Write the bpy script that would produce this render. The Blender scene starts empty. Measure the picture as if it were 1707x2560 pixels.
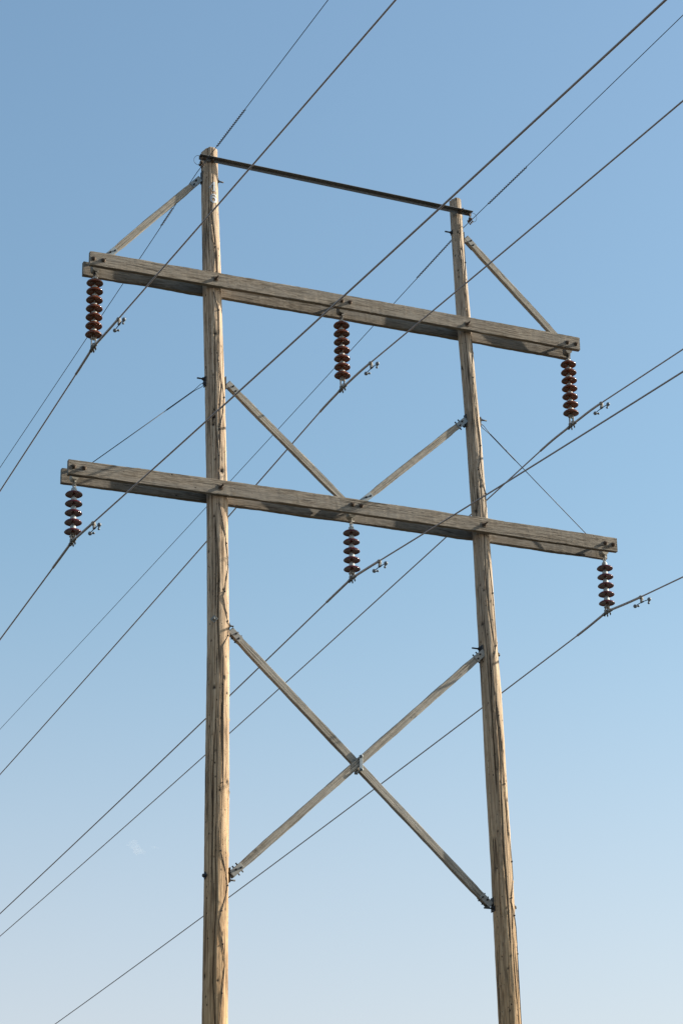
import bpy, math, random
from mathutils import Vector, Matrix, noise

random.seed(7)
SC = bpy.context.scene
COL = SC.collection

# ------------------------------------------------------------------ camera
cam_d = bpy.data.cameras.new("camera")
cam = bpy.data.objects.new("camera", cam_d)
COL.objects.link(cam)
cam_d.sensor_fit = 'VERTICAL'
cam_d.sensor_height = 36.0
cam_d.lens = 85.06
cam_d.clip_start = 0.1
cam_d.clip_end = 20000.0
CAM = Vector((-11.063, -31.026, 1.604))
yaw, pitch, roll = 0.3987, 0.3898, -0.0171
f = Vector((math.sin(yaw) * math.cos(pitch), math.cos(yaw) * math.cos(pitch), math.sin(pitch)))
r = Vector((math.cos(yaw), -math.sin(yaw), 0.0))
u = r.cross(f)
r2 = math.cos(roll) * r + math.sin(roll) * u
u2 = -math.sin(roll) * r + math.cos(roll) * u
cam.matrix_world = Matrix(((r2.x, u2.x, -f.x, CAM.x), (r2.y, u2.y, -f.y, CAM.y),
                           (r2.z, u2.z, -f.z, CAM.z), (0, 0, 0, 1)))
SC.camera = cam

# ------------------------------------------------------------------ light
SUN = Vector((1.0, -0.18, 0.52)).normalized()          # towards the sun
SUN_EL = math.asin(SUN.z)
SUN_AZ = math.atan2(SUN.x, SUN.y)
world = bpy.data.worlds.new("World")
SC.world = world
world.use_nodes = True
nt = world.node_tree
nt.nodes.clear()
sky = nt.nodes.new('ShaderNodeTexSky')
sky.sky_type = 'NISHITA'
sky.sun_disc = False
sky.sun_elevation = SUN_EL
sky.sun_rotation = SUN_AZ
sky.altitude = 0
sky.air_density = 1.5
sky.dust_density = 2.0
sky.ozone_density = 3.0
bg = nt.nodes.new('ShaderNodeBackground')
bg.inputs['Strength'].default_value = 0.107
wo = nt.nodes.new('ShaderNodeOutputWorld')
# whiter, drier air towards the horizon
geo = nt.nodes.new('ShaderNodeTexCoord')
sep = nt.nodes.new('ShaderNodeSeparateXYZ')
nt.links.new(geo.outputs['Generated'], sep.inputs[0])
mr = nt.nodes.new('ShaderNodeMapRange')
mr.interpolation_type = 'SMOOTHSTEP'
for k_, v_ in (('From Min', 0.04), ('From Max', 0.40), ('To Min', 0.45), ('To Max', 0.0)):
    mr.inputs[k_].default_value = v_
nt.links.new(sep.outputs[2], mr.inputs['Value'])
hz = nt.nodes.new('ShaderNodeMix')
hz.data_type = 'RGBA'
hz.inputs[7].default_value = (5.75, 4.66, 5.30, 1)
nt.links.new(mr.outputs[0], hz.inputs[0])
wb = nt.nodes.new('ShaderNodeMix')
wb.data_type = 'RGBA'
wb.blend_type = 'MULTIPLY'
wb.inputs[0].default_value = 1.0
wb.inputs[7].default_value = (0.95, 1.03, 1.02, 1)
nt.links.new(sky.outputs[0], wb.inputs[6])
nt.links.new(wb.outputs[2], hz.inputs[6])
nt.links.new(hz.outputs[2], bg.inputs[0])
nt.links.new(bg.outputs[0], wo.inputs[0])

sun_d = bpy.data.lights.new("sun", 'SUN')
sun_d.energy = 5.0
sun_d.angle = math.radians(0.5)
sun_d.color = (1.0, 0.945, 0.83)
sun = bpy.data.objects.new("sun", sun_d)
COL.objects.link(sun)
sun.rotation_euler = SUN.to_track_quat('Z', 'Y').to_euler()
sun.location = (60, -10, 60)

SC.view_settings.view_transform = 'Standard'
SC.view_settings.look = 'None'
SC.view_settings.gamma = 1.0
SC.view_settings.exposure = 0.74

# ------------------------------------------------------------------ materials
def new_mat(name):
    m = bpy.data.materials.new(name)
    m.use_nodes = True
    n = m.node_tree
    return m, n, n.nodes['Principled BSDF']

def N(n, t, **kw):
    o = n.nodes.new(t)
    for k, v in kw.items():
        if k in o.inputs:
            o.inputs[k].default_value = v
        else:
            setattr(o, k, v)
    return o

def ramp(n, src, stops):
    o = n.nodes.new('ShaderNodeValToRGB')
    cr = o.color_ramp
    while len(cr.elements) < len(stops):
        cr.elements.new(0.5)
    for e, (p, c) in zip(cr.elements, stops):
        e.position = p
        e.color = (c, c, c, 1) if isinstance(c, (int, float)) else (*c, 1)
    n.links.new(src, o.inputs[0])
    return o.outputs[0]

def mix(n, a, b, fac, mode='MIX'):
    o = n.nodes.new('ShaderNodeMix')
    o.data_type = 'RGBA'
    o.blend_type = mode
    for sock, v in ((o.inputs[0], fac), (o.inputs[6], a), (o.inputs[7], b)):
        if isinstance(v, bpy.types.NodeSocket):
            n.links.new(v, sock)
        elif isinstance(v, (int, float)):
            sock.default_value = v
        else:
            sock.default_value = (*v, 1)
    return o.outputs[2]

def mth(n, op, a, b=0.0):
    o = n.nodes.new('ShaderNodeMath')
    o.operation = op
    for sock, v in ((o.inputs[0], a), (o.inputs[1], b)):
        if isinstance(v, bpy.types.NodeSocket):
            n.links.new(v, sock)
        else:
            sock.default_value = v
    return o.outputs[0]

def coords(n, scale, attr='grain'):
    a = n.nodes.new('ShaderNodeAttribute')
    a.attribute_name = attr
    mp = n.nodes.new('ShaderNodeMapping')
    mp.inputs['Scale'].default_value = scale
    n.links.new(a.outputs['Vector'], mp.inputs[0])
    return mp.outputs[0]

def noise_n(n, vec, scale, detail=4, rough=0.55, dist=0.0):
    o = N(n, 'ShaderNodeTexNoise', Scale=scale, Detail=detail, Roughness=rough, Distortion=dist)
    n.links.new(vec, o.inputs['Vector'])
    return o.outputs[0]

def wood(name, dark, mid, light, grey, holes=0.0, crack_w=0.035, fibre=70, bump=0.7, greyamt=0.6, streak_s=24, streak_a=0.6, pole=False, gl=0.025, knots=0.0):
    """weathered timber; the 'grain' attribute runs along its third axis"""
    m, n, b = new_mat(name)
    fib = noise_n(n, coords(n, (1, 1, gl)), fibre, 5, 0.65, 0.3 if gl < 0.03 else 0.9)
    broad = noise_n(n, coords(n, (1, 1, 0.09)), 7, 4, 0.6, 0.2)
    mott = noise_n(n, coords(n, (1, 1, 0.35)), 22, 5, 0.65)
    c = ramp(n, fib, [(0.34, dark), (0.50, mid), (0.64, light)])
    streak = noise_n(n, coords(n, (1, 1, gl * 1.2)), streak_s, 3, 0.5, 0.1)
    c = mix(n, c, tuple(x * 0.45 for x in dark), mth(n, 'MULTIPLY', ramp(n, streak, [(0.54, 0.0), (0.68, 1.0)]), streak_a))
    c = mix(n, c, grey, mth(n, 'MULTIPLY', ramp(n, broad, [(0.42, 0.0), (0.62, 1.0)]), greyamt))
    # brown weather staining that runs with the grain
    c = mix(n, c, (dark[0] * 1.15, dark[1] * 1.1, dark[2]), mth(n, 'MULTIPLY', ramp(n, mott, [(0.50, 0.0), (0.72, 1.0)]), 0.55))
    # drying checks
    w = noise_n(n, coords(n, (1, 1, 0.02)), 16, 3, 0.5, 0.15)
    chk = ramp(n, mth(n, 'ABSOLUTE', mth(n, 'SUBTRACT', w, 0.5)), [(0.0, 1.0), (crack_w * 0.35, 0.75), (crack_w, 0.0)])
    gate = ramp(n, noise_n(n, coords(n, (1, 1, 0.3)), 4.2, 2, 0.5), [(0.50, 0.0), (0.60, 1.0)])
    chk = mth(n, 'MULTIPLY', chk, gate)
    c = mix(n, c, (0.03, 0.022, 0.016), mth(n, 'MULTIPLY', chk, 0.85))
    hgt = mth(n, 'SUBTRACT', mth(n, 'MULTIPLY', fib, 0.6), mth(n, 'MULTIPLY', chk, 0.9))
    if knots:
        kv = N(n, 'ShaderNodeTexVoronoi', Scale=4.2, Randomness=1.0)
        n.links.new(coords(n, (1, 0.35, 0.62)), kv.inputs['Vector'])
        ks = N(n, 'ShaderNodeSeparateColor')
        n.links.new(kv.outputs['Color'], ks.inputs[0])
        kg = mth(n, 'LESS_THAN', ks.outputs[1], knots)
        ring = ramp(n, kv.outputs['Distance'], [(0.0, 0.9), (0.045, 0.75), (0.075, 0.1), (0.10, 0.55), (0.14, 0.0)])
        c = mix(n, c, (0.06, 0.040, 0.025), mth(n, 'MULTIPLY', ring, mth(n, 'MULTIPLY', kg, 0.85)))
    if holes:
        v = N(n, 'ShaderNodeTexVoronoi', Scale=13.0, Randomness=1.0)
        n.links.new(coords(n, (1, 1, 0.55)), v.inputs['Vector'])
        hm = ramp(n, v.outputs['Distance'], [(0.0, 1.0), (0.085, 1.0), (0.135, 0.0)])
        vm = N(n, 'ShaderNodeSeparateColor')
        n.links.new(v.outputs['Color'], vm.inputs[0])
        hm = mth(n, 'MULTIPLY', hm, mth(n, 'LESS_THAN', vm.outputs[0], holes))
        v2 = N(n, 'ShaderNodeTexVoronoi', Scale=34.0, Randomness=1.0)
        n.links.new(coords(n, (1, 1, 0.45)), v2.inputs['Vector'])
        hm2 = ramp(n, v2.outputs['Distance'], [(0.0, 1.0), (0.11, 1.0), (0.2, 0.0)])
        vm2 = N(n, 'ShaderNodeSeparateColor')
        n.links.new(v2.outputs['Color'], vm2.inputs[0])
        hm2 = mth(n, 'MULTIPLY', hm2, mth(n, 'LESS_THAN', vm2.outputs[0], holes * 0.8))
        hm = mth(n, 'MAXIMUM', hm, hm2)
        c = mix(n, c, (0.035, 0.024, 0.016), mth(n, 'MULTIPLY', hm, 0.9))
        hgt = mth(n, 'SUBTRACT', hgt, hm)
    if pole:
        # less bleached towards the ground; black checks, knot holes and charred scars
        ge = n.nodes.new('ShaderNodeNewGeometry')
        sp = n.nodes.new('ShaderNodeSeparateXYZ')
        n.links.new(ge.outputs['Position'], sp.inputs[0])
        low = N(n, 'ShaderNodeMapRange')
        for kk, vv in (('From Min', 7.0), ('From Max', 15.5), ('To Min', 1.0), ('To Max', 0.0)):
            low.inputs[kk].default_value = vv
        n.links.new(sp.outputs[2], low.inputs['Value'])
        c = mix(n, c, (1.0, 0.84, 0.62), low.outputs[0], 'MULTIPLY')
        mk = n.nodes.new('ShaderNodeAttribute')
        mk.attribute_name = 'mark'
        c = mix(n, c, (0.022, 0.016, 0.011), mk.outputs['Fac'])
    n.links.new(c, b.inputs['Base Color'])
    b.inputs['Roughness'].default_value = 0.85
    b.inputs['Specular IOR Level'].default_value = 0.25
    bp = N(n, 'ShaderNodeBump', Strength=bump, Distance=0.012)
    n.links.new(hgt, bp.inputs['Height'])
    n.links.new(bp.outputs[0], b.inputs['Normal'])
    return m

def metal(name, col, rough=0.55, metallic=0.6, var=0.35, scale=18):
    m, n, b = new_mat(name)
    tc = n.nodes.new('ShaderNodeTexCoord')
    ns = N(n, 'ShaderNodeTexNoise', Scale=scale, Detail=5.0, Roughness=0.6)
    n.links.new(tc.outputs['Object'], ns.inputs['Vector'])
    c = ramp(n, ns.outputs[0], [(0.3, tuple(x * (1 - var) for x in col)), (0.7, tuple(min(1, x * (1 + var)) for x in col))])
    n.links.new(c, b.inputs['Base Color'])
    b.inputs['Metallic'].default_value = metallic
    n.links.new(ramp(n, ns.outputs[0], [(0.3, rough * 0.85), (0.7, min(1, rough * 1.2))]), b.inputs['Roughness'])
    return m

def glaze(name, c1, c2):
    m, n, b = new_mat(name)
    tc = n.nodes.new('ShaderNodeTexCoord')
    ns = N(n, 'ShaderNodeTexNoise', Scale=14.0, Detail=4.0)
    n.links.new(tc.outputs['Object'], ns.inputs['Vector'])
    n.links.new(ramp(n, ns.outputs[0], [(0.35, c1), (0.7, c2)]), b.inputs['Base Color'])
    b.inputs['Roughness'].default_value = 0.16
    b.inputs['Coat Weight'].default_value = 0.25
    b.inputs['Coat Roughness'].default_value = 0.08
    return m

M_POLE = wood('pole_wood', (0.20, 0.128, 0.078), (0.50, 0.360, 0.238), (0.72, 0.565, 0.405), (0.40, 0.32, 0.245), holes=0.32, greyamt=0.30, fibre=52, streak_a=0.42, pole=True)
M_POLE2 = wood('pole_wood_grey', (0.20, 0.135, 0.085), (0.47, 0.355, 0.245), (0.68, 0.545, 0.40), (0.37, 0.305, 0.24), holes=0.45, greyamt=0.5, fibre=52, streak_a=0.5, pole=True)
M_ARM = wood('crossarm_wood', (0.115, 0.084, 0.055), (0.255, 0.210, 0.160), (0.355, 0.298, 0.232), (0.255, 0.226, 0.19), holes=0.05, fibre=60, crack_w=0.022, streak_s=44, streak_a=0.6, gl=0.06, knots=0.42)
M_BRACE = wood('brace_wood', (0.17, 0.142, 0.108), (0.345, 0.30, 0.24), (0.45, 0.40, 0.325), (0.35, 0.322, 0.28), holes=0.05, fibre=60, crack_w=0.018, streak_s=38, streak_a=0.42, knots=0.35)
M_STEEL = metal('galvanised_steel', (0.25, 0.285, 0.30), 0.6, 0.15, 0.15)
M_BROWNSTEEL = metal('brownish_galvanised_steel', (0.28, 0.265, 0.235), 0.65, 0.1, 0.2)  # darker and browner: shade on the brace brackets is put into the colour
M_HANGER = metal('hanger_zinc', (0.42, 0.39, 0.33), 0.65, 0.1, 0.2)
M_HANGER2 = metal('hanger_dull_zinc', (0.20, 0.185, 0.16), 0.65, 0.1, 0.2)
M_DARK = metal('dark_steel', (0.045, 0.043, 0.043), 0.6, 0.4)
M_RUST = metal('rusty_bolt_steel', (0.115, 0.078, 0.052), 0.75, 0.3, 0.45, 60)
M_COND = metal('weathered_aluminium_strand', (0.36, 0.30, 0.275), 0.6, 0.1, 0.1)
M_ROD = metal('armour_rod_aluminium', (0.36, 0.325, 0.31), 0.55, 0.15, 0.12)
M_SHIELD = metal('shield_wire_steel', (0.05, 0.055, 0.07), 0.6, 0.3, 0.2)
M_CAP = metal('insulator_cap_zinc', (0.40, 0.38, 0.345), 0.6, 0.12, 0.15)
M_CAP2 = metal('insulator_cap_grey_zinc', (0.42, 0.44, 0.43), 0.6, 0.12, 0.15)
M_BROWN = glaze('brown_porcelain', (0.115, 0.027, 0.006), (0.185, 0.050, 0.009))
M_MAROON = glaze('maroon_porcelain', (0.085, 0.017, 0.017), (0.13, 0.026, 0.025))
M_ALU = metal('number_aluminium', (0.44, 0.45, 0.46), 0.45, 0.2, 0.2, 40)
M_WEIGHT = metal('damper_weight_zinc', (0.17, 0.195, 0.22), 0.6, 0.15, 0.15)
M_CLAMP = metal('clamp_aluminium', (0.235, 0.215, 0.185), 0.55, 0.2, 0.3, 40)
M_WIRE = metal('copper_ground_wire', (0.035, 0.027, 0.022), 0.7, 0.2)

# ------------------------------------------------------------------ mesh helpers
class MB:
    def __init__(self):
        self.v, self.f, self.g, self.s = [], [], [], []
        self.off = Vector((random.uniform(-50, 50), random.uniform(-50, 50), random.uniform(-50, 50)))
    def add(self, vs, fs, grain=None, smooth=False):
        o = len(self.v)
        self.v += [Vector(x) for x in vs]
        self.g += [Vector(x) for x in (grain if grain is not None else vs)]
        self.f += [tuple(i + o for i in q) for q in fs]
        self.s += [smooth] * len(fs)
        return self
    def build(self, name, mat, parent=None, origin=(0, 0, 0)):
        o0 = Vector(origin)
        me = bpy.data.meshes.new(name)
        me.from_pydata([x - o0 for x in self.v], [], self.f)
        at = me.attributes.new('grain', 'FLOAT_VECTOR', 'POINT')
        flat = []
        for x in self.g:
            y = x + self.off
            flat += [y.x, y.y, y.z]
        at.data.foreach_set('vector', flat)
        me.polygons.foreach_set('use_smooth', self.s)
        me.materials.append(mat)
        me.update()
        ob = bpy.data.objects.new(name, me)
        COL.objects.link(ob)
        if parent:
            ob.parent = parent
        return ob
    # ---- shapes
    def box(self, c, size, ax=None, bev=0.004):
        """chamfered box; ax = (x,y,z) axes"""
        c = Vector(c)
        ax = ax or (Vector((1, 0, 0)), Vector((0, 1, 0)), Vector((0, 0, 1)))
        h = [s / 2 for s in size]
        b = min(bev, min(h) * 0.45)
        vs, fs, idx = [], [], {}
        for sx in (-1, 1):
            for sy in (-1, 1):
                for sz in (-1, 1):
                    for k in range(3):
                        p = [sx * h[0], sy * h[1], sz * h[2]]
                        for j in range(3):
                            if j != k:
                                p[j] -= (sx, sy, sz)[j] * b
                        idx[(sx, sy, sz, k)] = len(vs)
                        vs.append(c + ax[0] * p[0] + ax[1] * p[1] + ax[2] * p[2])
        for k in range(3):
            a, d = [(1, 2), (2, 0), (0, 1)][k]
            for s in (-1, 1):
                q = []
                for sa, sd in ((-1, -1), (1, -1), (1, 1), (-1, 1)):
                    t = [0, 0, 0]
                    t[k], t[a], t[d] = s, sa, sd
                    q.append(idx[(*t, k)])
                fs.append(tuple(q if s > 0 else q[::-1]))
        for k in range(3):                       # edges along axis k
            a, d = [(1, 2), (2, 0), (0, 1)][k]
            for sa in (-1, 1):
                for sd in (-1, 1):
                    q = []
                    for s, w in ((-1, a), (1, a), (1, d), (-1, d)):
                        t = [0, 0, 0]
                        t[k], t[a], t[d] = s, sa, sd
                        q.append(idx[(*t, w)])
                    fs.append(tuple(q if sa * sd < 0 else q[::-1]))
        for sx in (-1, 1):
            for sy in (-1, 1):
                for sz in (-1, 1):
                    q = [idx[(sx, sy, sz, k)] for k in range(3)]
                    fs.append(tuple(q if sx * sy * sz > 0 else q[::-1]))
        return self.add(vs, fs)
    def tube(self, pts, rad, seg=8, cap=True):
        pts = [Vector(p) for p in pts]
        rads = rad if isinstance(rad, (list, tuple)) else [rad] * len(pts)
        vs, fs = [], []
        prev = None
        for i, p in enumerate(pts):
            d = (pts[min(i + 1, len(pts) - 1)] - pts[max(i - 1, 0)])
            d = d.normalized() if d.length > 1e-9 else Vector((0, 0, 1))
            if prev is None:
                a = d.cross(Vector((0, 0, 1)))
                if a.length < 1e-3:
                    a = d.cross(Vector((1, 0, 0)))
            else:
                a = prev - d * prev.dot(d)
            a.normalize()
            prev = a
            b = d.cross(a)
            for k in range(seg):
                t = 2 * math.pi * k / seg
                vs.append(p + (a * math.cos(t) + b * math.sin(t)) * rads[i])
        for i in range(len(pts) - 1):
            for k in range(seg):
                k2 = (k + 1) % seg
                fs.append((i * seg + k, i * seg + k2, (i + 1) * seg + k2, (i + 1) * seg + k))
        self.add(vs, fs, smooth=True)
        if cap:
            n = len(self.v) - len(vs)
            self.f.append(tuple(n + k for k in range(seg))[::-1]); self.s.append(False)
            e = n + (len(pts) - 1) * seg
            self.f.append(tuple(e + k for k in range(seg))); self.s.append(False)
        return self
    def lathe(self, prof, seg=32, c=(0, 0, 0), axis=None):
        """prof = [(r, z)...] from top to bottom"""
        c = Vector(c)
        if axis is None:
            X, Y, Z = Vector((1, 0, 0)), Vector((0, 1, 0)), Vector((0, 0, 1))
        else:
            Z = Vector(axis).normalized()
            X = Z.cross(Vector((0, 0, 1)))
            if X.length < 1e-3:
                X = Vector((1, 0, 0))
            X.normalize()
            Y = Z.cross(X)
        vs, fs = [], []
        for (rr, z) in prof:
            for k in range(seg):
                t = 2 * math.pi * k / seg
                vs.append(c + X * rr * math.cos(t) + Y * rr * math.sin(t) + Z * z)
        for i in range(len(prof) - 1):
            for k in range(seg):
                k2 = (k + 1) % seg
                fs.append((i * seg + k, (i + 1) * seg + k, (i + 1) * seg + k2, i * seg + k2))
        return self.add(vs, fs, smooth=True)
    def ball(self, c, rad, seg=14, rings=9, sc=(1, 1, 1)):
        c = Vector(c)
        vs, fs = [], []
        for i in range(rings + 1):
            ph = math.pi * i / rings
            for k in range(seg):
                t = 2 * math.pi * k / seg
                vs.append(c + Vector((math.sin(ph) * math.cos(t) * sc[0], math.sin(ph) * math.sin(t) * sc[1], math.cos(ph) * sc[2])) * rad)
        for i in range(rings):
            for k in range(seg):
                k2 = (k + 1) % seg
                fs.append((i * seg + k, (i + 1) * seg + k, (i + 1) * seg + k2, i * seg + k2))
        return self.add(vs, fs, smooth=True)
    def bolt(self, p, d, length, rad=0.011, nut=0.022, washer=0.034, sq=True):
        """washer + nut + stub, standing out of the surface at p along d"""
        p, d = Vector(p), Vector(d).normalized()
        a = d.cross(Vector((0, 0, 1)))
        if a.length < 1e-3:
            a = Vector((1, 0, 0))
        a.normalize()
        b = d.cross(a)
        if sq:
            self.box(p + d * 0.003, (washer * 2, washer * 2, 0.007), (a, b, d), 0.001)
        else:
            self.lathe([(washer, 0.0), (washer, 0.006), (0.001, 0.006)][::-1], 14, p, d)
        self.lathe([(0.001, 0.026), (nut * .8, 0.026), (nut, 0.022), (nut, 0.0)], 6, p + d * 0.006, d)
        for q in range(len(self.s) - 18, len(self.s)):
            self.s[q] = False
        self.tube([p, p + d * length], rad, 8)
        return self
    def timber(self, p0, p1, wdir, w, t, n=50, cham=0.006, wob=0.004, end_taper=1.0, taper_len=0.2, bow=0.0):
        """sawn beam from p0 to p1; wdir = direction of its width w, other side t"""
        p0, p1 = Vector(p0), Vector(p1)
        L = (p1 - p0).length
        d = (p1 - p0).normalized()
        wd = Vector(wdir)
        wd = (wd - d * wd.dot(d)).normalized()
        td = d.cross(wd)
        c = cham
        prof = []
        for sw, st in ((1, 1), (-1, 1), (-1, -1), (1, -1)):
            e1 = (sw * (w / 2), st * (t / 2 - c))
            e2 = (sw * (w / 2 - c), st * (t / 2))
            prof += [e1, e2] if sw * st > 0 else [e2, e1]
        # mid points so that edges can splinter
        vs, gr, fs = [], [], []
        m = len(prof)
        seed = random.uniform(0, 100)
        for i in range(n + 1):
            s = i / n
            x = s * L
            k = 1.0
            if end_taper < 1.0:
                e = min(x, L - x)
                k = end_taper + (1 - end_taper) * min(1, max(0, (e - taper_len * .6) / (taper_len * .4)))
            base = p0 + d * x + wd * (bow * 4 * s * (1 - s))
            for j, (a, b) in enumerate(prof):
                jit = noise.noise(Vector((x * 2.2, j * 3.7, seed))) * wob + noise.noise(Vector((x * 14, j * 5.1, seed))) * wob * 0.45
                aa = a * k + (jit if a > 0 else -jit)
                bb = b + jit * 0.5 * (1 if b > 0 else -1)
                vs.append(base + wd * aa + td * bb)
                gr.append((aa, bb, x))
        for i in range(n):
            for j in range(m):
                j2 = (j + 1) % m
                fs.append((i * m + j, i * m + j2, (i + 1) * m + j2, (i + 1) * m + j))
        fs.append(tuple(range(m))[::-1])
        fs.append(tuple(n * m + j for j in range(m)))
        return self.add(vs, fs, gr)

def tag(o, label=None, cat=None, group=None, kind=None):
    for k, v in (('label', label), ('category', cat), ('group', group), ('kind', kind)):
        if v:
            o[k] = v
    return o

def empty(name, loc):
    o = bpy.data.objects.new(name, None)
    o.location = loc
    o.empty_display_size = 0.3
    COL.objects.link(o)
    return o

def copy_tree(o, parent=None):
    c = o.copy()
    COL.objects.link(c)
    c.parent = parent
    for ch in list(o.children):
        copy_tree(ch, c)
    return c

def lerp(tab, z):
    if z <= tab[0][0]:
        return tab[0][1:]
    for a, b in zip(tab, tab[1:]):
        if z <= b[0]:
            t = (z - a[0]) / (b[0] - a[0])
            return tuple(p + (q - p) * t for p, q in zip(a[1:], b[1:]))
    return tab[-1][1:]

# ------------------------------------------------------------------ ground
def ground():
    R = 6000
    mb = MB()
    rings = [0, 12, 25, 45, 80, 150, 300, 700, 1600, 3500, R]
    seg = 48
    vs = [(0, 0, 0)]
    fs = []
    for i, rr in enumerate(rings[1:]):
        for k in range(seg):
            t = 2 * math.pi * k / seg
            x, y = rr * math.cos(t), rr * math.sin(t)
            z = 0.12 * noise.noise(Vector((x * .05, y * .05, 0))) if rr < 400 else 0
            vs.append((x, y, z * (1 if rr > 12 else 0.3)))
    for k in range(seg):
        fs.append((0, 1 + k, 1 + (k + 1) % seg))
    for i in range(len(rings) - 2):
        for k in range(seg):
            a = 1 + i * seg
            fs.append((a + k, a + seg + k, a + seg + (k + 1) % seg, a + (k + 1) % seg))
    mb.add(vs, fs, smooth=True)
    m, n, b = new_mat('dark_scrub_ground')  # dark scrub, kept near black so little light bounces onto the undersides
    tc = n.nodes.new('ShaderNodeTexCoord')
    a = N(n, 'ShaderNodeTexNoise', Scale=0.35, Detail=6.0)
    n.links.new(tc.outputs['Object'], a.inputs['Vector'])
    c = N(n, 'ShaderNodeTexNoise', Scale=14.0, Detail=6.0)
    n.links.new(tc.outputs['Object'], c.inputs['Vector'])
    col = mix(n, ramp(n, a.outputs[0], [(0.35, (0.016, 0.019, 0.010)), (0.65, (0.038, 0.034, 0.021))]),
              ramp(n, c.outputs[0], [(0.3, (0.012, 0.012, 0.007)), (0.7, (0.042, 0.036, 0.023))]), 0.5)
    n.links.new(col, b.inputs['Base Color'])
    b.inputs['Roughness'].default_value = 0.95
    tag(mb.build('ground', m), kind='structure')
ground()

# ------------------------------------------------------------------ the H-frame
BASE = Vector((2.14, 0, 0))
tower = empty('transmission_tower', BASE)
tag(tower, 'weathered wooden H-frame power line tower of two poles, crossarms and braces', 'power tower')
TZ = 15.33

def part(mb, name, mat, parent=None):
    """a part or sub-part given in world coordinates"""
    return mb.build(name, mat, parent or tower, origin=BASE)

# pole axis and radius by height (z, x, r)
LEFT = [(-0.6, 0.0, .203), (3, .006, .192), (7.66, .021, .175), (8.56, .026, .174), (9.78, .034, .1705), (10.71, .040, .1695),
        (11.66, .044, .1665), (12.31, .049, .1645), (13.3, .050, .1615), (14.3, .039, .157), (15.33, .025, .1555), (16.03, .007, .152),
        (17.09, -.015, .150), (18.11, -.051, .1455), (19.14, -.080, .1405), (20.05, -.104, .1335), (21.13, -.127, .1275), (21.36, -.130, .126)]
RIGHT = [(-0.6, 4.54, .185), (4, 4.50, .172), (7.91, 4.468, .1655), (8.85, 4.455, .1615), (10.13, 4.44, .157), (11.44, 4.412, .1565),
         (12.78, 4.39, .1495), (13.82, 4.36, .140), (14.87, 4.337, .1345), (15.95, 4.306, .121), (17.42, 4.252, .1135), (18.55, 4.194, .108),
         (19.32, 4.162, .1095), (20.41, 4.119, .0965), (21.23, 4.099, .092)]

def make_pole(tab, top, mat, seed, cracks, knots, chamfer):
    mb = MB()
    SEG = 112
    z0, z1 = 0.0, top
    zs = []
    z = z0
    while z < 7.0:
        zs.append(z); z += 0.12
    while z < z1:
        zs.append(z); z += 0.03
    zs.append(z1)
    vs, gr, fs, mk = [], [], [], []
    for z in zs:
        x, rr = lerp(tab, z)
        for k in range(SEG):
            t = 2 * math.pi * k / SEG
            ct, st = math.cos(t), math.sin(t)
            q = rr
            dark = 0.0
            q += 0.006 * noise.noise(Vector((ct * 1.6, st * 1.6, z * 0.55 + seed)))
            q += 0.0040 * noise.noise(Vector((ct * 7, st * 7, z * 0.8 + seed)))
            q += 0.0030 * noise.noise(Vector((ct * 5, st * 5, z * 6 + seed)))
            for (ck, za, zb, dep, wid, wig) in cracks:
                if za < z < zb:
                    e = min(1, (z - za) / 0.25, (zb - z) / 0.25)
                    tk = ck + wig * noise.noise(Vector((z * 0.9, ck * 5, seed)))
                    dd = abs((t - tk + math.pi) % (2 * math.pi) - math.pi) * rr
                    if dd < wid * 2:
                        g = e * max(0.0, 1 - dd / (wid * (0.45 + 0.55 * e)))
                        q -= dep * g
                        dark = max(dark, min(1.0, g * g * 1.5 * min(1.0, dep / 0.020)))
            for (tk, zk, sk, hk) in knots:
                dd2 = (((t - tk + math.pi) % (2 * math.pi) - math.pi) * rr) ** 2 + (z - zk) ** 2
                if dd2 < sk * sk * 4:
                    g = math.exp(-dd2 / (sk * sk) * 1.8)
                    q += hk * g
                    if hk < 0:
                        dark = max(dark, min(1.0, g * 1.6))
                    else:
                        dark = max(dark, 0.55 * max(0.0, g - 0.62) / 0.38)
            zz = z
            if z > z1 - 0.16:
                # weathered, chamfered top
                lim = z1 - max(0.0, chamfer * (-ct * 0.8 - 0.25)) - 0.012 * noise.noise(Vector((ct * 6, st * 6, seed)))
                zz = min(z, lim)
            vs.append((x + q * ct, q * st, zz))
            gr.append((q * ct, q * st, zz))
            mk.append(dark)
    n = len(zs)
    for i in range(n - 1):
        for k in range(SEG):
            k2 = (k + 1) % SEG
            fs.append((i * SEG + k, i * SEG + k2, (i + 1) * SEG + k2, (i + 1) * SEG + k))
    x, rr = lerp(tab, z1)
    b = len(vs)
    for fr in (0.9, 0.55):
        for k in range(SEG):
            p = vs[(n - 1) * SEG + k]
            vs.append((x + (p[0] - x) * fr, p[1] * fr, p[2] + 0.008 * (1 - fr) + 0.006))
            gr.append(((p[0] - x) * fr, p[1] * fr, p[2]))
            mk.append(0.0)
    for k in range(SEG):
        k2 = (k + 1) % SEG
        fs.append(((n - 1) * SEG + k, (n - 1) * SEG + k2, b + k2, b + k))
        fs.append((b + k, b + k2, b + SEG + k2, b + SEG + k))
    fs.append(tuple(b + SEG + k for k in range(SEG)))
    mb.add(vs, fs, gr, smooth=True)
    ob = part(mb, 'pole', mat)
    at = ob.data.attributes.new('mark', 'FLOAT', 'POINT')
    at.data.foreach_set('value', mk)
    return ob

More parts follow.
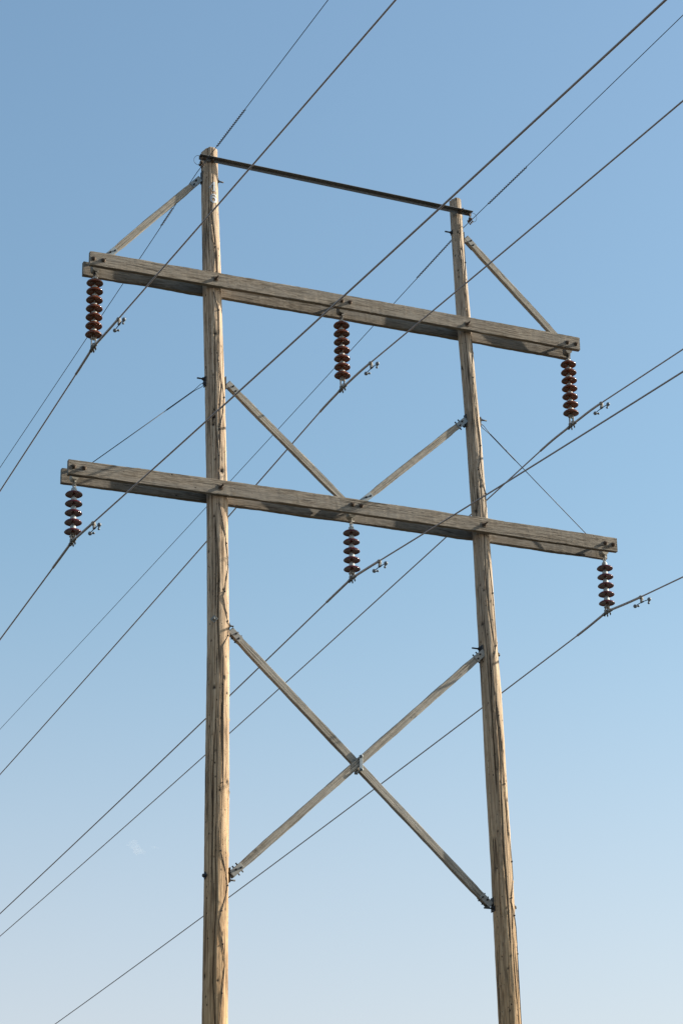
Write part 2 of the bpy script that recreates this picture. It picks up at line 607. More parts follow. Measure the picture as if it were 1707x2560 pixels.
A = math.radians          # angle 270 deg faces -y (towards the viewer), 0 deg faces +x
cr_l = [(A(250), 7.0, 10.6, .026, .012, .25), (A(250), 12.6, 15.2, .020, .013, .3), (A(300), 8.2, 10.4, .012, .008, .2), (A(228), 9.5, 11.8, .022, .014, .2),
        (A(256), 15.9, 18.3, .022, .013, .3), (A(283), 16.0, 17.3, .018, .014, .6), (A(236), 16.35, 16.9, .034, .026, .2), (A(266), 18.9, 20.4, .018, .012, .4),
        (A(234), 13.4, 15.1, .018, .016, .2), (A(286), 18.7, 19.6, .022, .018, .4), (A(300), 13.0, 15.4, .010, .010, .4), (A(244), 19.8, 21.4, .014, .010, .2),
        (A(272), 20.2, 21.4, .012, .009, .2), (A(310), 17.0, 19.0, .010, .009, .4), (A(272), 10.9, 13.0, .020, .012, .25)]
cr_r = [(A(246), 11.2, 13.6, .030, .018, .3), (A(266), 9.0, 12.9, .024, .013, .4), (A(285), 7.0, 9.9, .020, .012, .3), (A(300), 7.0, 9.3, .016, .010, .3),
        (A(258), 14.2, 16.6, .018, .011, .4), (A(280), 13.2, 15.1, .014, .011, .5), (A(250), 16.8, 19.0, .014, .010, .4), (A(275), 18.8, 20.8, .012, .009, .4),
        (A(302), 15.6, 18.2, .012, .010, .5), (A(232), 12.4, 14.2, .018, .012, .2), (A(290), 10.4, 12.3, .014, .010, .4), (A(262), 19.6, 21.0, .012, .008, .3)]
kn_l = [(A(random.uniform(180, 360)), random.uniform(7, 21), random.uniform(.018, .035), random.choice((-.012, .010, .012, .014))) for _ in range(26)]
kn_l += [(A(283), 15.76, .05, -.035), (A(284), 19.02, .045, -.028)]
kn_r = [(A(random.uniform(180, 360)), random.uniform(7, 21), random.uniform(.018, .035), random.choice((-.014, .010, .014, .016))) for _ in range(38)]
kn_l += [(A(240), 16.62, .035, -.02), (A(236), 16.50, .03, -.02), (A(243), 16.74, .022, -.015), (A(232), 19.03, .035, -.02), (A(262), 18.0, .03, -.02)]
for L_, n_ in ((kn_l, 60), (kn_r, 80)):
    for _ in range(n_):
        L_.append((A(random.uniform(190, 355)), random.uniform(7.2, 21.2), random.uniform(.010, .018), -.008))
left_pole = make_pole(LEFT, 21.235, M_POLE, 3.1, cr_l, kn_l, 0.10)
right_pole = make_pole(RIGHT, 21.215, M_POLE2, 17.7, cr_r, kn_r, 0.07)
left_pole['label'] = 'thicker tan pole carrying the numerals 4 and 6'
right_pole['label'] = 'thinner greyer pole'

def polex(tab, z):
    return lerp(tab, z)[0]

def poler(tab, z):
    return lerp(tab, z)[1]

# ---- crossarms
ARM_T = 0.076
arms = {}
for key, xa, xb, zb, h in (('U', -2.071, 6.128, 3.4256, .2245), ('L', -2.3085, 6.579, 0.0, .2289)):
    for side, yc in (('front', -0.22 + ARM_T / 2), ('back', 0.1222 + ARM_T / 2)):
        zc = TZ + zb + h / 2
        mb = MB().timber((xa, yc, zc), (xb, yc, zc), (0, 0, 1), h, ARM_T, n=170, cham=0.005, wob=0.0085,
                         bow=(0.02 if key == 'U' else 0.022))
        arms[key + side] = part(mb, 'crossarm', M_ARM)

FY = -0.22
def face_bolt(arm, x, z, length, sq=False, r=0.012):
    mb = MB().bolt((x, FY - 0.001, z), (0.0, -1, 0.0), length, rad=r, nut=0.025, washer=0.036, sq=sq)
    part(mb, 'bolt', M_RUST, arm)

BOLTS = {'U': [(-2.018, 18.862), (-1.864, 18.862), (1.981, 18.884), (2.118, 18.886), (5.900, 18.852), (6.053, 18.852)],
         'L': [(-2.230, 15.452), (-2.078, 15.452), (2.093, 15.482), (2.238, 15.484), (6.369, 15.448), (6.508, 15.442)]}
for k, L in BOLTS.items():
    for (x, z) in L:
        face_bolt(arms[k + 'front'], x, z, 0.05)
for (x, z) in ((-0.085, 18.885), (4.125, 18.865)):
    face_bolt(arms['Ufront'], x, z, 0.10, True, 0.014)
for (x, z) in ((0.004, 15.460), (4.275, 15.460)):
    face_bolt(arms['Lfront'], x, z, 0.13, True, 0.014)

# ---- spacer brackets the strings hang from
def hanger(x, ztop, zbot, light):
    # forged block between the two arms, rounded off towards the eye
    mb = MB()
    w, yv = 0.056, 0.062
    prof = [(-w, ztop - 0.02), (w, ztop - 0.02), (w, zbot + 0.055), (w * 0.8, zbot + 0.022), (w * 0.45, zbot + 0.004), (w * 0.1, zbot - 0.006),
            (-w * 0.35, zbot - 0.004), (-w * 0.8, zbot + 0.008), (-w, zbot + 0.03)]
    m = len(prof)
    vs = [(x + a, -yv, z) for a, z in prof] + [(x + a, yv, z) for a, z in prof]
    fs = [tuple(range(m)), tuple(range(2 * m - 1, m - 1, -1))]
    fs += [(i + m, (i + 1) % m + m, (i + 1) % m, i) for i in range(m)]
    mb.add(vs, fs)
    mb.box((x + 0.004, 0, zbot - 0.006), (0.014, 0.05, 0.045), bev=0.004)
    h = part(mb, 'hanger_bracket', M_HANGER if light else M_HANGER2)
    b = MB()
    b.box((x + 0.02, 0.0, ztop + 0.005), (0.075, 0.30, 0.009), bev=0.002)
    b.tube([(x + 0.02, 0, ztop - 0.05), (x + 0.02, 0, ztop + 0.055)], 0.010)
    b.lathe([(0.001, .024), (.019, .024), (.019, 0)], 6, (x + 0.02, 0, ztop + 0.009))
    part(b, 'bolt', M_DARK, h)

XU = (-1.924, 2.061, 6.013)
XL = (-2.155, 2.161, 6.455)
for x in XU:
    hanger(x, TZ + 3.4256 + .2245, TZ + 3.4256 + (0.02 if x == XU[1] else 0), False)
for x in XL:
    hanger(x, TZ + .2289, TZ + (0.022 if x == XL[1] else 0), True)

# ---- braces with their steel end brackets
def side_bolts(brace, c, d, wd, w):
    for s in (-1, 1):
        for k in (-0.035, 0.035):
            p = c + d * k + wd * (s * w / 2)
            part(MB().bolt(p, wd * s, 0.030, rad=0.006, nut=0.011, washer=0.012, sq=False), 'bolt', M_DARK, brace)

def end_bracket(brace, tip, d, wd, w, t, mat, y, plate_x=None, plate_z=None, sb=True):
    """cheek plates on a brace end; d points from the tip into the brace"""
    mb = MB()
    yv = Vector((0, 1, 0))
    L = 0.215
    c = tip + d * (L / 2 - 0.095)
    for s in (-1, 1):
        mb.box(c + yv * s * (t / 2 + 0.005), (L, 0.008, w * 0.86), (d, yv, wd), 0.002)
    mb.box(tip - d * 0.088, (0.010, t + 0.018, w * 0.86), (d, yv, wd), 0.002)
    ob = part(mb, 'end_bracket', mat, brace)
    for k in (-0.038, 0.038):
        p = c + d * (k + 0.03) - wd * (k * 0.35) - yv * (t / 2 + 0.009)
        part(MB().bolt(p, -yv, 0.024, rad=0.008, nut=0.013, washer=0.014, sq=False), 'bolt', M_DARK, brace)
    if sb:
        side_bolts(brace, c + d * 0.035, d, wd, w * 0.9)
    if plate_x is not None:
        pl = MB()
        pl.box((plate_x, y, plate_z), (0.012, 0.085, 0.21), bev=0.003)
        part(pl, 'pole_plate', M_DARK, brace)

def make_brace(p0, p1, w, t, br0, br1, taper=0.86, mat=M_BRACE, pl0=None, pl1=None, sb=(False, False)):
    """br0/br1 = bracket material at each end or None"""
    p0, p1 = Vector(p0), Vector(p1)
    d = (p1 - p0).normalized()
    wd = Vector((0, 1, 0)).cross(d)
    if wd.z < 0:
        wd = -wd
    ob = part(MB().timber(p0 - d * 0.02, p1 + d * 0.02, wd, w, t, n=80, cham=0.007, wob=0.006, end_taper=taper, taper_len=0.30), 'brace', mat)
    if br0:
        end_bracket(ob, p0, d, wd, w, t, br0, p0.y, *(pl0 or (None, None)), sb[0])
    if br1:
        end_bracket(ob, p1, -d, wd, w, t, br1, p1.y, *(pl1 or (None, None)), sb[1])
    return ob

BW, BT = 0.108, 0.072
# upper pair: pole tops down to the arm ends
make_brace((-0.345, 0, 20.625), (-1.70, 0, 19.105), BW, BT, M_STEEL, M_STEEL, pl0=(-0.252, 20.73))
make_brace((4.322, 0, 20.482), (5.86, 0, 19.00), BW, BT, M_BROWNSTEEL, None, pl0=(4.222, 20.53))
# middle V
make_brace((0.245, 0, 17.203), (2.03, 0, 15.635), BW, BT, M_BROWNSTEEL, None, pl0=(0.144, 17.26))
make_brace((4.065, 0, 17.230), (2.40, 0, 15.700), BW, BT, M_STEEL, M_STEEL, pl0=(4.130, 17.28), sb=(True, False))
# the X below
BX = 0.115
make_brace((0.310, 0.042, 13.285), (4.180, 0.042, 9.668), BX, 0.075, M_BROWNSTEEL, M_BROWNSTEEL, pl0=(0.222, 13.33), pl1=(4.285, 9.62), sb=(True, True))
make_brace((0.300, -0.042, 9.782), (4.200, -0.042, 13.394), BX, 0.075, M_BROWNSTEEL, M_BROWNSTEEL, pl0=(0.212, 9.72), pl1=(4.236, 13.46), sb=(True, True))

# clamp where the X crosses
mb = MB()
mb.box((2.205, -0.094, 11.510), (0.052, 0.022, 0.235), bev=0.004)
mb.box((2.205, 0.094, 11.510), (0.052, 0.022, 0.235), bev=0.004)
for dz in (-0.1, 0.1):
    mb.tube([(2.205, -0.125, 11.51 + dz), (2.205, 0.125, 11.51 + dz)], 0.013, 10)
    mb.lathe([(0.001, .02), (.024, .02), (.024, 0)], 6, (2.205, -0.105, 11.51 + dz), (0, -1, 0))
part(mb, 'crossing_clamp', M_STEEL)

# ---- steel angle tying the pole heads
mb = MB()
xa, xb = -0.345, 4.315
za, zb_ = 20.990, 20.915
d = (Vector((xb, 0, zb_)) - Vector((xa, 0, za)))
L = d.length
d.normalize()
up = Vector((0, 1, 0)).cross(d) * -1
if up.z < 0:
    up = -up
yv = Vector((0, 1, 0))
mid = Vector(((xa + xb) / 2, -0.139, (za + zb_) / 2))
mb.box(mid, (L, 0.010, 0.062), (d, yv, up), 0.002)
mb.box(mid + up * 0.0265 - yv * 0.042, (L, 0.076, 0.009), (d, yv, up), 0.002)
tie = part(mb, 'tie_beam', metal('tie_angle_steel', (0.15, 0.15, 0.148), 0.6, 0.1, 0.08, 3))
for x, l in ((-0.127, 0.05), (4.10, 0.14)):
    z = za + (zb_ - za) * (x - xa) / (xb - xa) - 0.005
    part(MB().bolt((x, -0.145, z), (0, -1, 0), l, rad=0.012, nut=0.022, washer=0.03, sq=True), 'bolt', M_RUST, tie)
for x in (-0.30, -0.25, 4.22, 4.27):
    z = za + (zb_ - za) * (x - xa) / (xb - xa) - 0.008
    part(MB().bolt((x, -0.145, z), (0, -1, 0), 0.04, rad=0.009, nut=0.018, washer=0.02, sq=False), 'bolt', M_RUST, tie)
# shield wire clamps and their looped bond wires
for x, z, s in ((-0.324, 20.855, -1), (4.234 + 0.03, 20.772, 1)):
    c = MB()
    zt = 20.97 if s < 0 else 20.90
    c.tube([(x, -0.18, zt), (x, -0.18, zt - 0.045), (x + 0.012 * s, -0.18, z + 0.03)], 0.010, 8)
    c.box((x, -0.18, z + 0.012), (0.03, 0.13, 0.03), bev=0.006)
    c.ball((x, -0.18, z + 0.045), 0.02)
    for yy in (-0.045, 0.0, 0.045):
        c.tube([(x - 0.022, -0.18 + yy, z + 0.03), (x + 0.03, -0.18 + yy, z - 0.035)], 0.008, 6)
        c.ball((x + 0.028, -0.18 + yy, z - 0.03), 0.014, 8, 6)
    part(c, 'shield_wire_clamp', M_RUST, tie)
    w = MB()
    cx, cz = x + 0.045 * s, (zt + z) / 2
    w.tube([(cx + 0.075 * s * math.cos(t), -0.19 - 0.02 * math.sin(t), cz + 0.072 * math.sin(t)) for t in [A(100 - i * 10) for i in range(21)]], 0.0035, 6)
    part(w, 'bond_wire', M_SHIELD, tie)

# ---- cables from the poles to the lower arm ends
def tie_cable(px, pz, ex, ez, s):
    mb = MB()
    p, e = Vector((px, 0, pz)), Vector((ex, 0, ez))
    d = (e - p).normalized()
    k = p + d * 0.24
    mb.tube([k, e], 0.0065, 8)
    q = p + d * 0.06
    nrm = Vector((0, 1, 0)).cross(d)
    mb.tube([k, q + nrm * 0.022, p + nrm * 0.012], 0.005, 6)
    mb.tube([k, q - nrm * 0.022, p - nrm * 0.012], 0.005, 6)
    mb.tube([k - d * 0.02, k + d * 0.55], 0.010, 8)
    mb.ball(p, 0.03, sc=(0.8, 0.5, 1.1))
    ob = part(mb, 'tie_cable', M_SHIELD)
    b = MB()
    rx = px - s * 0.03
    b.box((px - s * 0.012 + s * .0, 0, pz + 0.03), (0.012, 0.09, 0.16), bev=0.003)
    b.bolt((px, 0, pz + 0.075), (s, 0, 0.0), 0.11, rad=0.013, nut=0.024, washer=0.03)
    part(b, 'eye_bolt', M_DARK, ob)
tie_cable(-0.19, 17.205, -1.93, 15.62, -1)
tie_cable(4.392, 17.265, 6.20, 15.62, 1)

# ---- through bolts showing on the outer sides of the poles
def pole_bolt(pole, tab, z, s, length, diamond=False, ang=0.0):
    x, rr = lerp(tab, z)
    d = Vector((s * math.cos(ang), -math.sin(ang), 0))
    p = Vector((x, 0, z)) + d * (rr - 0.002)
    mb = MB()
    if diamond:
        a = d.cross(Vector((0, 0, 1))).normalized()
        b = Vector((0, 0, 1))
        a2, b2 = (a + b).normalized(), (b - a).normalized()
        mb.box(p + d * 0.006, (0.085, 0.085, 0.012), (a2, b2, d), 0.002)
        mb.lathe([(0.001, .03), (.024, .03), (.026, 0)], 6, p + d * 0.012, d)
    else:
        mb.bolt(p, d, length, rad=0.013, nut=0.024, washer=0.038)
    part(mb, 'bolt', M_BROWNSTEEL if diamond and ang > 0.3 else M_DARK, pole)

pole_bolt(left_pole, LEFT, 20.72, 1, 0.10)
pole_bolt(right_pole, RIGHT, 20.60, -1, 0.12)
pole_bolt(left_pole, LEFT, 13.43, -1, 0.03, True, A(50))
pole_bolt(left_pole, LEFT, 9.69, -1, 0.03, True, A(8))
pole_bolt(right_pole, RIGHT, 13.46, 1, 0.03, True, A(0))
pole_bolt(right_pole, RIGHT, 9.60, 1, 0.03, True, A(0))
pole_bolt(left_pole, LEFT, 13.40, 1, 0.075)
pole_bolt(left_pole, LEFT, 9.66, 1, 0.11)
pole_bolt(right_pole, RIGHT, 13.52, -1, 0.13)
pole_bolt(right_pole, RIGHT, 9.56, -1, 0.16)

# ---- bare ground wires stapled down the poles
def surf(tab, x, z, out=0.006):
    xc, rr = lerp(tab, z)
    dx = max(-0.97, min(0.97, (x - xc) / rr))
    ang = math.asin(dx)
    return Vector((xc + (rr + out) * math.sin(ang), -(rr + out) * math.cos(ang), z))

GW_L = [(-.105, 20.25), (-.165, 20.02), (-.125, 19.62), (-.07, 19.48), (-.09, 19.06), (-.14, 18.97)]
GW_L2 = [(-.10, 18.70), (-.015, 18.40), (-.005, 18.02), (-.02, 17.55), (.05, 17.14), (.085, 16.97), (.06, 16.70), (.0, 16.42), (-.016, 16.22), (0.0, 15.99), (0.0, 15.56)]
GW_L3 = [(.0, 15.24), (.12, 14.62), (.155, 14.28), (.09, 13.86), (.065, 13.78), (.14, 13.42), (.175, 13.36), (.15, 13.2), (.06, 13.02), (.065, 12.45), (.07, 11.66), (.06, 11.0), (.04, 10.40),
         (.035, 10.02), (.12, 9.72), (.15, 9.55), (.13, 9.44), (.05, 9.18), (.015, 9.03), (.07, 8.72), (.105, 8.44), (.06, 8.05), (.01, 7.55), (.03, 6.6), (.0, 3.5), (.02, 0.1)]
GW_R = [(4.20, 20.60), (4.20, 20.05), (4.16, 19.4), (4.19, 18.98)]
GW_R2 = [(4.25, 18.68), (4.24, 18.0), (4.29, 17.3), (4.325, 16.84), (4.295, 16.55), (4.27, 16.42), (4.335, 16.20), (4.385, 16.05), (4.375, 15.8), (4.35, 15.6)]
GW_R3 = [(4.36, 15.1), (4.42, 14.4), (4.445, 13.75), (4.43, 13.55), (4.36, 13.25), (4.335, 13.10), (4.37, 12.80), (4.42, 12.45), (4.44, 12.1), (4.47, 11.4), (4.52, 10.55), (4.55, 10.25),
        (4.555, 10.0), (4.50, 9.70), (4.49, 9.65), (4.545, 9.45), (4.575, 9.28), (4.58, 8.9), (4.58, 8.2), (4.585, 7.3), (4.57, 4.0), (4.58, 0.1)]
def ground_wire(pole, tab, pts):
    mb = MB()
    out = []
    for (xa, za), (xb, zb) in zip(pts, pts[1:]):
        n = max(2, int((za - zb) / 0.08))
        for i in range(n):
            t = i / n
            out.append(surf(tab, xa + (xb - xa) * t, za + (zb - za) * t))
    out.append(surf(tab, *pts[-1]))
    mb.tube(out, 0.0048, 6)
    for (x, z) in pts[1:-1:2]:
        p = surf(tab, x, z, 0.008)
        mb.ball(p, 0.013, 8, 6)
    part(mb, 'ground_wire', M_WIRE, pole)
for L in (GW_L, GW_L2, GW_L3):
    ground_wire(left_pole, LEFT, L)
for L in (GW_R, GW_R2, GW_R3):
    ground_wire(right_pole, RIGHT, L)

# ---- metal numerals 4 and 6
def strip(mb, xc, zc, pts, wid, depth=0.006, closed=False, tab=LEFT):
    """flat numeral stroke laid on the pole face"""
    n = len(pts)
    vs, fs = [], []
    for i, (a, b) in enumerate(pts):
        p = pts[(i - 1) % n] if (closed or i > 0) else pts[i]
        q = pts[(i + 1) % n] if (closed or i < n - 1) else pts[i]
        tx, tz = q[0] - p[0], q[1] - p[1]
        l = math.hypot(tx, tz) or 1
        w = wid[i] if isinstance(wid, (list, tuple)) else wid
        nx, nz = -tz / l * w / 2, tx / l * w / 2
        for s in (1, -1):
            for o in (0.004, 0.004 + depth):
                vs.append(surf(tab, xc + a + nx * s, zc + b + nz * s, o))
    m = n if closed else n - 1
    for i in range(m):
        j = (i + 1) % n
        a, b = i * 4, j * 4
        fs += [(a + 1, a + 3, b + 3, b + 1), (a, a + 1, b + 1, b), (a + 3, a + 2, b + 2, b + 3), (a + 2, a, b, b + 2)]
    if not closed:
        fs += [(0, 2, 3, 1), (n * 4 - 4, n * 4 - 3, n * 4 - 1, n * 4 - 2)]
    mb.add(vs, fs)
mb = MB()
strip(mb, -0.108, 20.535, [(0.016, 0.080), (0.016, -0.080)], 0.026, 0.007)
strip(mb, -0.108, 20.535, [(0.010, 0.078), (-0.050, -0.028)], [0.018, 0.017], 0.006)
strip(mb, -0.108, 20.535, [(-0.060, -0.034), (0.048, -0.034)], 0.020, 0.005)
strip(mb, -0.108, 20.535, [(-0.016, -0.080), (0.046, -0.080)], 0.015, 0.005)
part(mb, 'numeral', M_ALU, left_pole)
mb = MB()
strip(mb, -0.102, 20.325, [(0.040 * math.cos(t), -0.028 + 0.044 * math.sin(t)) for t in [2 * math.pi * i / 24 for i in range(24)]], 0.026, 0.007, True)
strip(mb, -0.102, 20.325, [(-0.040, -0.03), (-0.041, 0.0), (-0.036, 0.03), (-0.022, 0.056), (0.0, 0.068), (0.022, 0.064), (0.034, 0.048), (0.036, 0.038)],
      [0.026, 0.027, 0.027, 0.026, 0.022, 0.019, 0.018, 0.012], 0.006)
part(mb, 'numeral', M_ALU, left_pole)

# ------------------------------------------------------------------ insulator strings
def disc_profiles(tall):
    """(cap, skirt) lathe profiles around the disc's rim height z = 0"""
    if not tall:
        cap = [(.001, .089), (.030, .088), (.040, .080), (.044, .066), (.046, .040), (.050, .030), (.050, .026)]
        sk = [(.042, .034), (.062, .034), (.082, .031), (.100, .024), (.113, .013), (.122, .000), (.127, -.011), (.127, -.017), (.122, -.023), (.116, -.021), (.109, -.011),
              (.101, -.008), (.096, -.012), (.091, -.015), (.086, -.012), (.080, -.006), (.072, -.006), (.067, -.012), (.062, -.016), (.056, -.013), (.050, -.006), (.034, -.004), (.026, -.012), (.020, -.016)]
    else:
        cap = [(.001, .097), (.028, .096), (.038, .086), (.042, .070), (.047, .040), (.053, .024), (.053, .018)]
        sk = [(.046, .026), (.064, .026), (.084, .023), (.102, .016), (.115, .006), (.123, -.004), (.127, -.012), (.126, -.018), (.121, -.022), (.114, -.020), (.104, -.013),
              (.090, -.010), (.075, -.009), (.060, -.008), (.048, -.008), (.034, -.007), (.026, -.014), (.020, -.018)]
    return cap, sk

def insulator_string(n, pitch, drop, tall, M_skirt, M_capm):
    """origin = where the conductor sits in the clamp; 'drop' from the last disc to the conductor"""
    root = empty('insulator_string', (0, 0, 0))
    cap, sk = disc_profiles(tall)
    top = drop + pitch * (n - 1)
    for i in range(n):
        z = drop + pitch * i
        d = MB().lathe(sk, 40).build('insulator_disc', M_skirt, root)
        d.location = (0, 0, z)
        d.rotation_euler = (random.uniform(-.02, .02), random.uniform(-.02, .02), random.uniform(0, 6))
        c = MB().lathe(cap, 28).build('metal_cap', M_capm, d)
        p = MB().tube([(0, 0, 0.0), (0, 0, drop - 0.10 - drop if i == 0 else -0.055)], [0.014, 0.012], 10).build('pin', M_BROWNSTEEL, d)
    # shackle on top
    s = MB()
    zt = top + 0.085
    s.tube([(0, 0, zt - 0.01), (0, 0, zt + 0.03)], 0.014, 10)
    loop = [(0.024 * math.cos(A(a)), 0, zt + 0.046 + 0.028 * math.sin(A(a))) for a in range(-90, 271, 20)]
    s.tube(loop, 0.007, 8)
    s.tube([(0, -0.026, zt + 0.11), (0, -0.026, zt + 0.06), (0, 0, zt + 0.045), (0, 0.026, zt + 0.06), (0, 0.026, zt + 0.11)], 0.008, 8)
    s.tube([(-0.04, 0, zt + 0.10), (0.05, 0, zt + 0.10)], 0.009, 8)
    s.build('shackle', M_BROWNSTEEL if tall else M_DARK, root)
    # suspension clamp: socket eye, straps, boat and u-bolts
    c = MB()
    c.tube([(0, 0, drop - 0.05), (0, 0, drop - 0.085)], [0.022, 0.026], 12)
    zt = drop - 0.075
    for x in (-0.030, 0.030):
        c.box((x, 0.0, (zt + 0.0) / 2 + 0.01), (0.010, 0.045, zt + 0.045), bev=0.003)
    c.tube([(-0.052, 0, zt - 0.012), (0.048, 0, zt - 0.012)], 0.011, 8)
    body = [(-0.135, -0.008), (-0.10, -0.002), (-0.05, 0.002), (0.05, 0.002), (0.10, -0.002), (0.135, -0.008)]
    for y0, y1, h in ((-0.14, -0.06, 0.042), (-0.062, 0.062, 0.056), (0.06, 0.14, 0.042)):
        zc = -0.012 if abs(y0 + y1) > 0.05 else -0.004
        sl = 0.06 * (1 if y0 + y1 < 0 else -1) if abs(y0 + y1) > 0.05 else 0
        dy = Vector((0, 1, sl)).normalized()
        c.box((0, (y0 + y1) / 2, zc), (0.050, y1 - y0, h), (Vector((1, 0, 0)), dy, Vector((1, 0, 0)).cross(dy)), 0.010)
    c.build('suspension_clamp', M_CLAMP, root)
    for y in (-0.045, 0.045):
        ub = MB()
        for x in (-0.024, 0.024):
            ub.tube([(x, y, 0.035), (x, y, -0.072)], 0.007, 8)
            ub.lathe([(0.001, .0), (.014, 0), (.014, -.016), (.001, -.016)], 6, (x, y, -0.04))
        ub.tube([(-0.024, y, 0.033), (0, y, 0.042), (0.024, y, 0.033)], 0.007, 8)
        ub.build('u_bolt', M_DARK, root)
    return root

# wires: name -> (x at the tower, z, slope on the near side, slope on the far side)
WIRES = {'UL': (-1.924, 17.504, .0684, .0762), 'UM': (2.061, 17.541, .0766, .0618), 'UR': (6.013, 17.553, .0788, .0540),
         'LL': (-2.155, 14.394, .0830, .0749), 'LM': (2.161, 14.401, .0920, .0586), 'LR': (6.455, 14.378, .0921, .0542),
         'SL': (-0.324, 20.815, .0219, .0550), 'SR': (4.234, 20.735, .0330, .0268)}
SLANT, SPAN = -0.015, 190.0
def wire_at(k, y):
    x0, z0, a, b = WIRES[k]
    t = abs(y)
    return Vector((x0 + SLANT * y, y, z0 - (a if y < 0 else b) * (t - t * t / SPAN)))

PLACE = {'UL': 'left end of the upper crossarms', 'UM': 'middle of the upper crossarms', 'UR': 'right end of the upper crossarms',
         'LL': 'left end of the lower crossarms', 'LM': 'middle of the lower crossarms', 'LR': 'right end of the lower crossarms'}
proto = {}
for k in ('UL', 'UM', 'UR', 'LL', 'LM', 'LR'):
    up_ = k[0] == 'U'
    p = WIRES[k]
    if up_ not in proto:
        if up_:
            proto[up_] = o = insulator_string(7, 0.1433, 0.21, False, M_BROWN, M_CAP)
        else:
            proto[up_] = o = insulator_string(5, 0.1451, 0.145, True, M_MAROON, M_CAP2)
    else:
        o = copy_tree(proto[up_])
        for ch in o.children:
            if ch.name.startswith('insulator_disc'):
                ch.rotation_euler = (random.uniform(-.025, .025), random.uniform(-.025, .025), random.uniform(0, 6))
    last = TZ + (2.3938 if up_ else -0.7878)
    o.location = (p[0], 0, last - (0.21 if up_ else 0.145))
    tag(o, ('orange-brown seven-disc insulator string at the ' if up_ else 'dark maroon five-disc insulator string at the ') + PLACE[k],
        'insulator', 'insulator strings hanging from the crossarms')

# ------------------------------------------------------------------ conductors and shield wires
def ys(a, b):
    out, y = [a], a
    while y < b:
        y += max(0.08, min(4.0, abs(y) * 0.12))
        out.append(min(y, b))
    return out
FULL = ys(-150, 0)[:-1] + [-y for y in reversed(ys(-150, 0))]
def sym(L):
    half = [0.0]
    y = 0.0
    while y < L:
        y = min(L, y + max(0.15, min(4.0, y * 0.10)))
        half.append(y)
    return [-y for y in reversed(half[1:])] + half

RODS = {'UL': (1.17, .84), 'UM': (1.05, .89), 'UR': (.96, 1.07), 'LL': (.94, .94), 'LM': (.97, .97), 'LR': (1.02, .98)}
ATT = {k: (TZ + (2.3938 - .21 if k[0] == 'U' else -.7878 - .145)) for k in RODS}
def cond_pt(k, y):
    """wire curve, eased to the clamp height at the tower"""
    p = wire_at(k, y)
    if k in ATT:
        p.z += (ATT[k] - WIRES[k][1]) * math.exp(-(y / 0.5) ** 2)
    return p

for k in ('UL', 'UM', 'UR', 'LL', 'LM', 'LR'):
    root = empty('power_line_cable', cond_pt(k, 0))
    tag(root, 'grey power cable clamped under the insulators at the ' + PLACE[k], 'power cable', 'conductors strung along the tower')
    o0 = root.location
    MB().tube([cond_pt(k, y) for y in sym(185)], 0.0112, 10).build('cable_strand', M_COND, root, origin=o0)
    n_, f_ = RODS[k]
    yy = [-n_ + (n_ + f_) * i / 30 for i in range(31)]
    MB().tube([cond_pt(k, y) for y in yy], [0.0185] * 31, 12).build('armour_rods', M_ROD, root, origin=o0)
for k, lab in (('SL', 'thin dark shield wire passing the top of the thicker left pole'), ('SR', 'thin dark shield wire passing the top of the thinner right pole')):
    p0 = wire_at(k, 0)
    y0 = -0.18
    o = MB().tube([wire_at(k, y) for y in sym(185)], 0.0058, 8).build('shield_wire', M_SHIELD, None, origin=p0)
    o.location = p0
    tag(o, lab, 'shield wire', 'shield wires over the pole tops')

# spiral dampers twisted on the shield wires
def spiral(k, ya, yb, label):
    mb = MB()
    n = 260
    turns = abs(yb - ya) / 0.062
    pts = []
    for i in range(n + 1):
        t = i / n
        y = ya + (yb - ya) * t
        a = 2 * math.pi * turns * t
        rr = 0.0145
        pts.append(wire_at(k, y) + Vector((math.cos(a) * rr, 0, math.sin(a) * rr)))
    c = wire_at(k, (ya + yb) / 2)
    mb.tube(pts, 0.0050, 6)
    o = mb.build('spiral_damper', M_SHIELD, None, origin=c)
    o.location = c
    tag(o, label, 'spiral damper', 'spiral dampers on the shield wires')
spiral('SL', -0.86, -2.04, 'spiral damper twisted on the shield wire, rising above the left pole top')
spiral('SL', 1.12, 1.66, 'short spiral damper on the shield wire just behind the upper left brace')
spiral('SR', -0.88, -2.20, 'spiral damper on the shield wire to the right of the right pole top')
spiral('SR', 0.43, 1.78, 'spiral damper on the shield wire left of the right pole, above the upper crossarms')

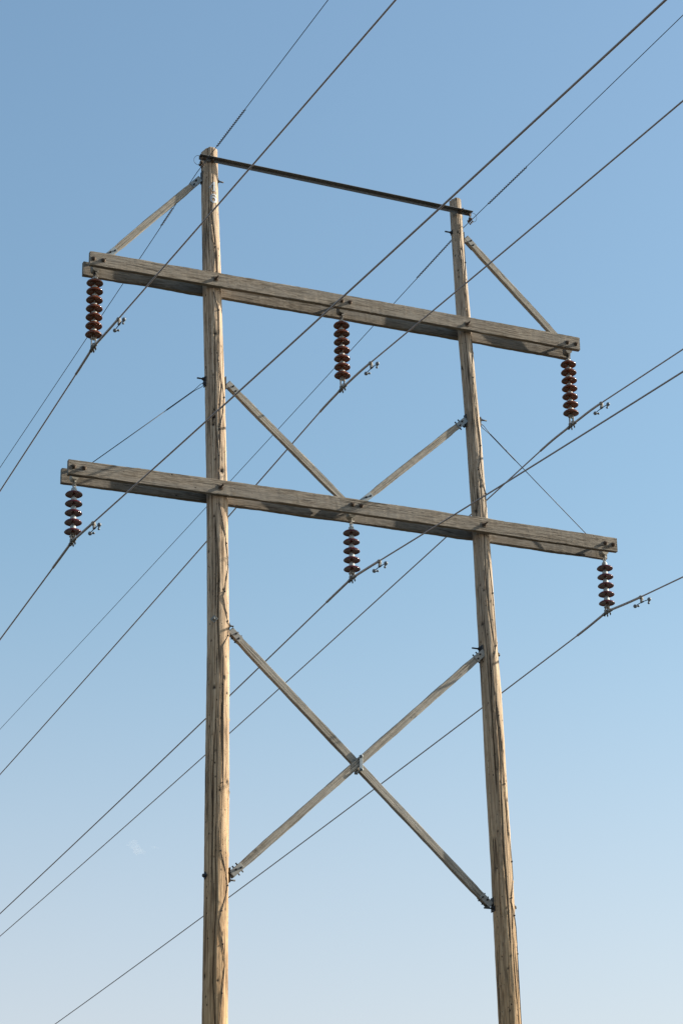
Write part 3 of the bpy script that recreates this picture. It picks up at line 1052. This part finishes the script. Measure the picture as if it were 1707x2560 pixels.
# stockbridge dampers on the near side of every conductor
def damper():
    root = empty('vibration_damper', (0, 0, 0))
    c = MB()
    c.box((0.0, 0, -0.004), (0.046, 0.060, 0.052), bev=0.014)
    c.box((0.008, 0, -0.05), (0.020, 0.046, 0.07), bev=0.007)
    c.tube([(0.030, 0.0, 0.012), (0.030, 0.0, -0.048)], 0.009, 8)
    c.tube([(-0.02, 0, -0.03), (0.042, 0, -0.03)], 0.009, 8)
    c.build('clamp', M_CLAMP, root)
    zc = -0.078
    x = 0.022
    m = MB()
    m.tube([(x, -0.20, zc - 0.010), (x, -0.10, zc - 0.002), (x, 0, zc), (x, 0.10, zc - 0.002), (x, 0.20, zc - 0.010)], 0.0065, 8)
    m.tube([(x, -0.035, zc), (x, 0.035, zc)], 0.012, 8)
    m.build('messenger_cable', M_SHIELD, root)
    w = MB()
    w.ball((x, -0.215, zc - 0.008), 0.030, sc=(1, 1.1, 1))
    w.tube([(x, -0.210, zc - 0.01), (x - 0.005, -0.205, zc - 0.06)], [0.018, 0.011], 10)
    w.ball((x - 0.006, -0.205, zc - 0.066), 0.0185)
    w.build('weight', M_WEIGHT, root)
    w = MB()
    w.ball((x, 0.215, zc - 0.012), 0.030, sc=(1, 1.1, 1))
    w.tube([(x, 0.21, zc - 0.012), (x + 0.045, 0.20, zc - 0.010)], [0.018, 0.011], 10)
    w.ball((x + 0.05, 0.20, zc - 0.008), 0.0185)
    w.build('weight', M_WEIGHT, root)
    return root
DY = {'UL': -1.166, 'UM': -1.045, 'UR': -.956, 'LL': -.942, 'LM': -.973, 'LR': -1.016}
first = None
for k, y in DY.items():
    if first is None:
        o = first = damper()
    else:
        o = copy_tree(first)
    o.location = cond_pt(k, y)
    o.rotation_euler = (math.atan(WIRES[k][2]), random.uniform(-.15, .15), 0)
    tag(o, 'two-weight vibration damper by the insulators at the ' + PLACE[k], 'vibration damper', 'vibration dampers on the conductors')

# ------------------------------------------------------------------ a faint scrap of cloud
def cloud(loc, s, seed, label, puffs):
    mb = MB()
    for (dx, dy, dz, rr) in puffs:
        base = len(mb.v)
        mb.ball(Vector((dx, dy, dz)) * s, rr * s, 20, 12, (1.3, 1.0, .8))
        for i in range(base, len(mb.v)):
            q = mb.v[i]
            mb.v[i] = q + q.normalized() * (noise.noise(q * (0.35) + Vector((seed, 0, 0))) * 0.35 * rr * s)
    m = bpy.data.materials.new('cloud_vapour')
    m.use_nodes = True
    n = m.node_tree
    n.nodes.clear()
    out = n.nodes.new('ShaderNodeOutputMaterial')
    pv = n.nodes.new('ShaderNodeVolumePrincipled')
    pv.inputs['Color'].default_value = (1, 1, 1, 1)
    tc = n.nodes.new('ShaderNodeTexCoord')
    ns = N(n, 'ShaderNodeTexNoise', Scale=0.14, Detail=3.0)
    n.links.new(tc.outputs['Object'], ns.inputs['Vector'])
    dn = ramp(n, ns.outputs[0], [(0.25, 0.15), (0.75, 1.0)])
    n.links.new(mth(n, 'MULTIPLY', dn, 0.032), pv.inputs['Density'])
    n.links.new(pv.outputs[0], out.inputs['Volume'])
    o = mb.build('cloud', m)
    o.location = loc
    tag(o, label, 'cloud', 'scraps of cloud low in the sky')
cloud((726, 2274, 626), 10.0, 2.0, 'small faint white cloud low in the sky to the left of the left pole',
      [(-0.35, 0, 0.35, .38), (0.0, .1, 0.1, .42), (0.3, 0, -0.35, .45), (-0.05, 0, 0.62, .25), (0.75, 0, -.45, .28), (-0.7, 0, 0.2, .2)])
cloud((744, 2269, 626.5), 10.0, 5.0, 'tiny wisp of cloud between the small cloud and the left pole',
      [(-0.1, 0, 0, .16), (0.2, 0, 0.0, .17), (0.45, 0, -0.03, .12)])
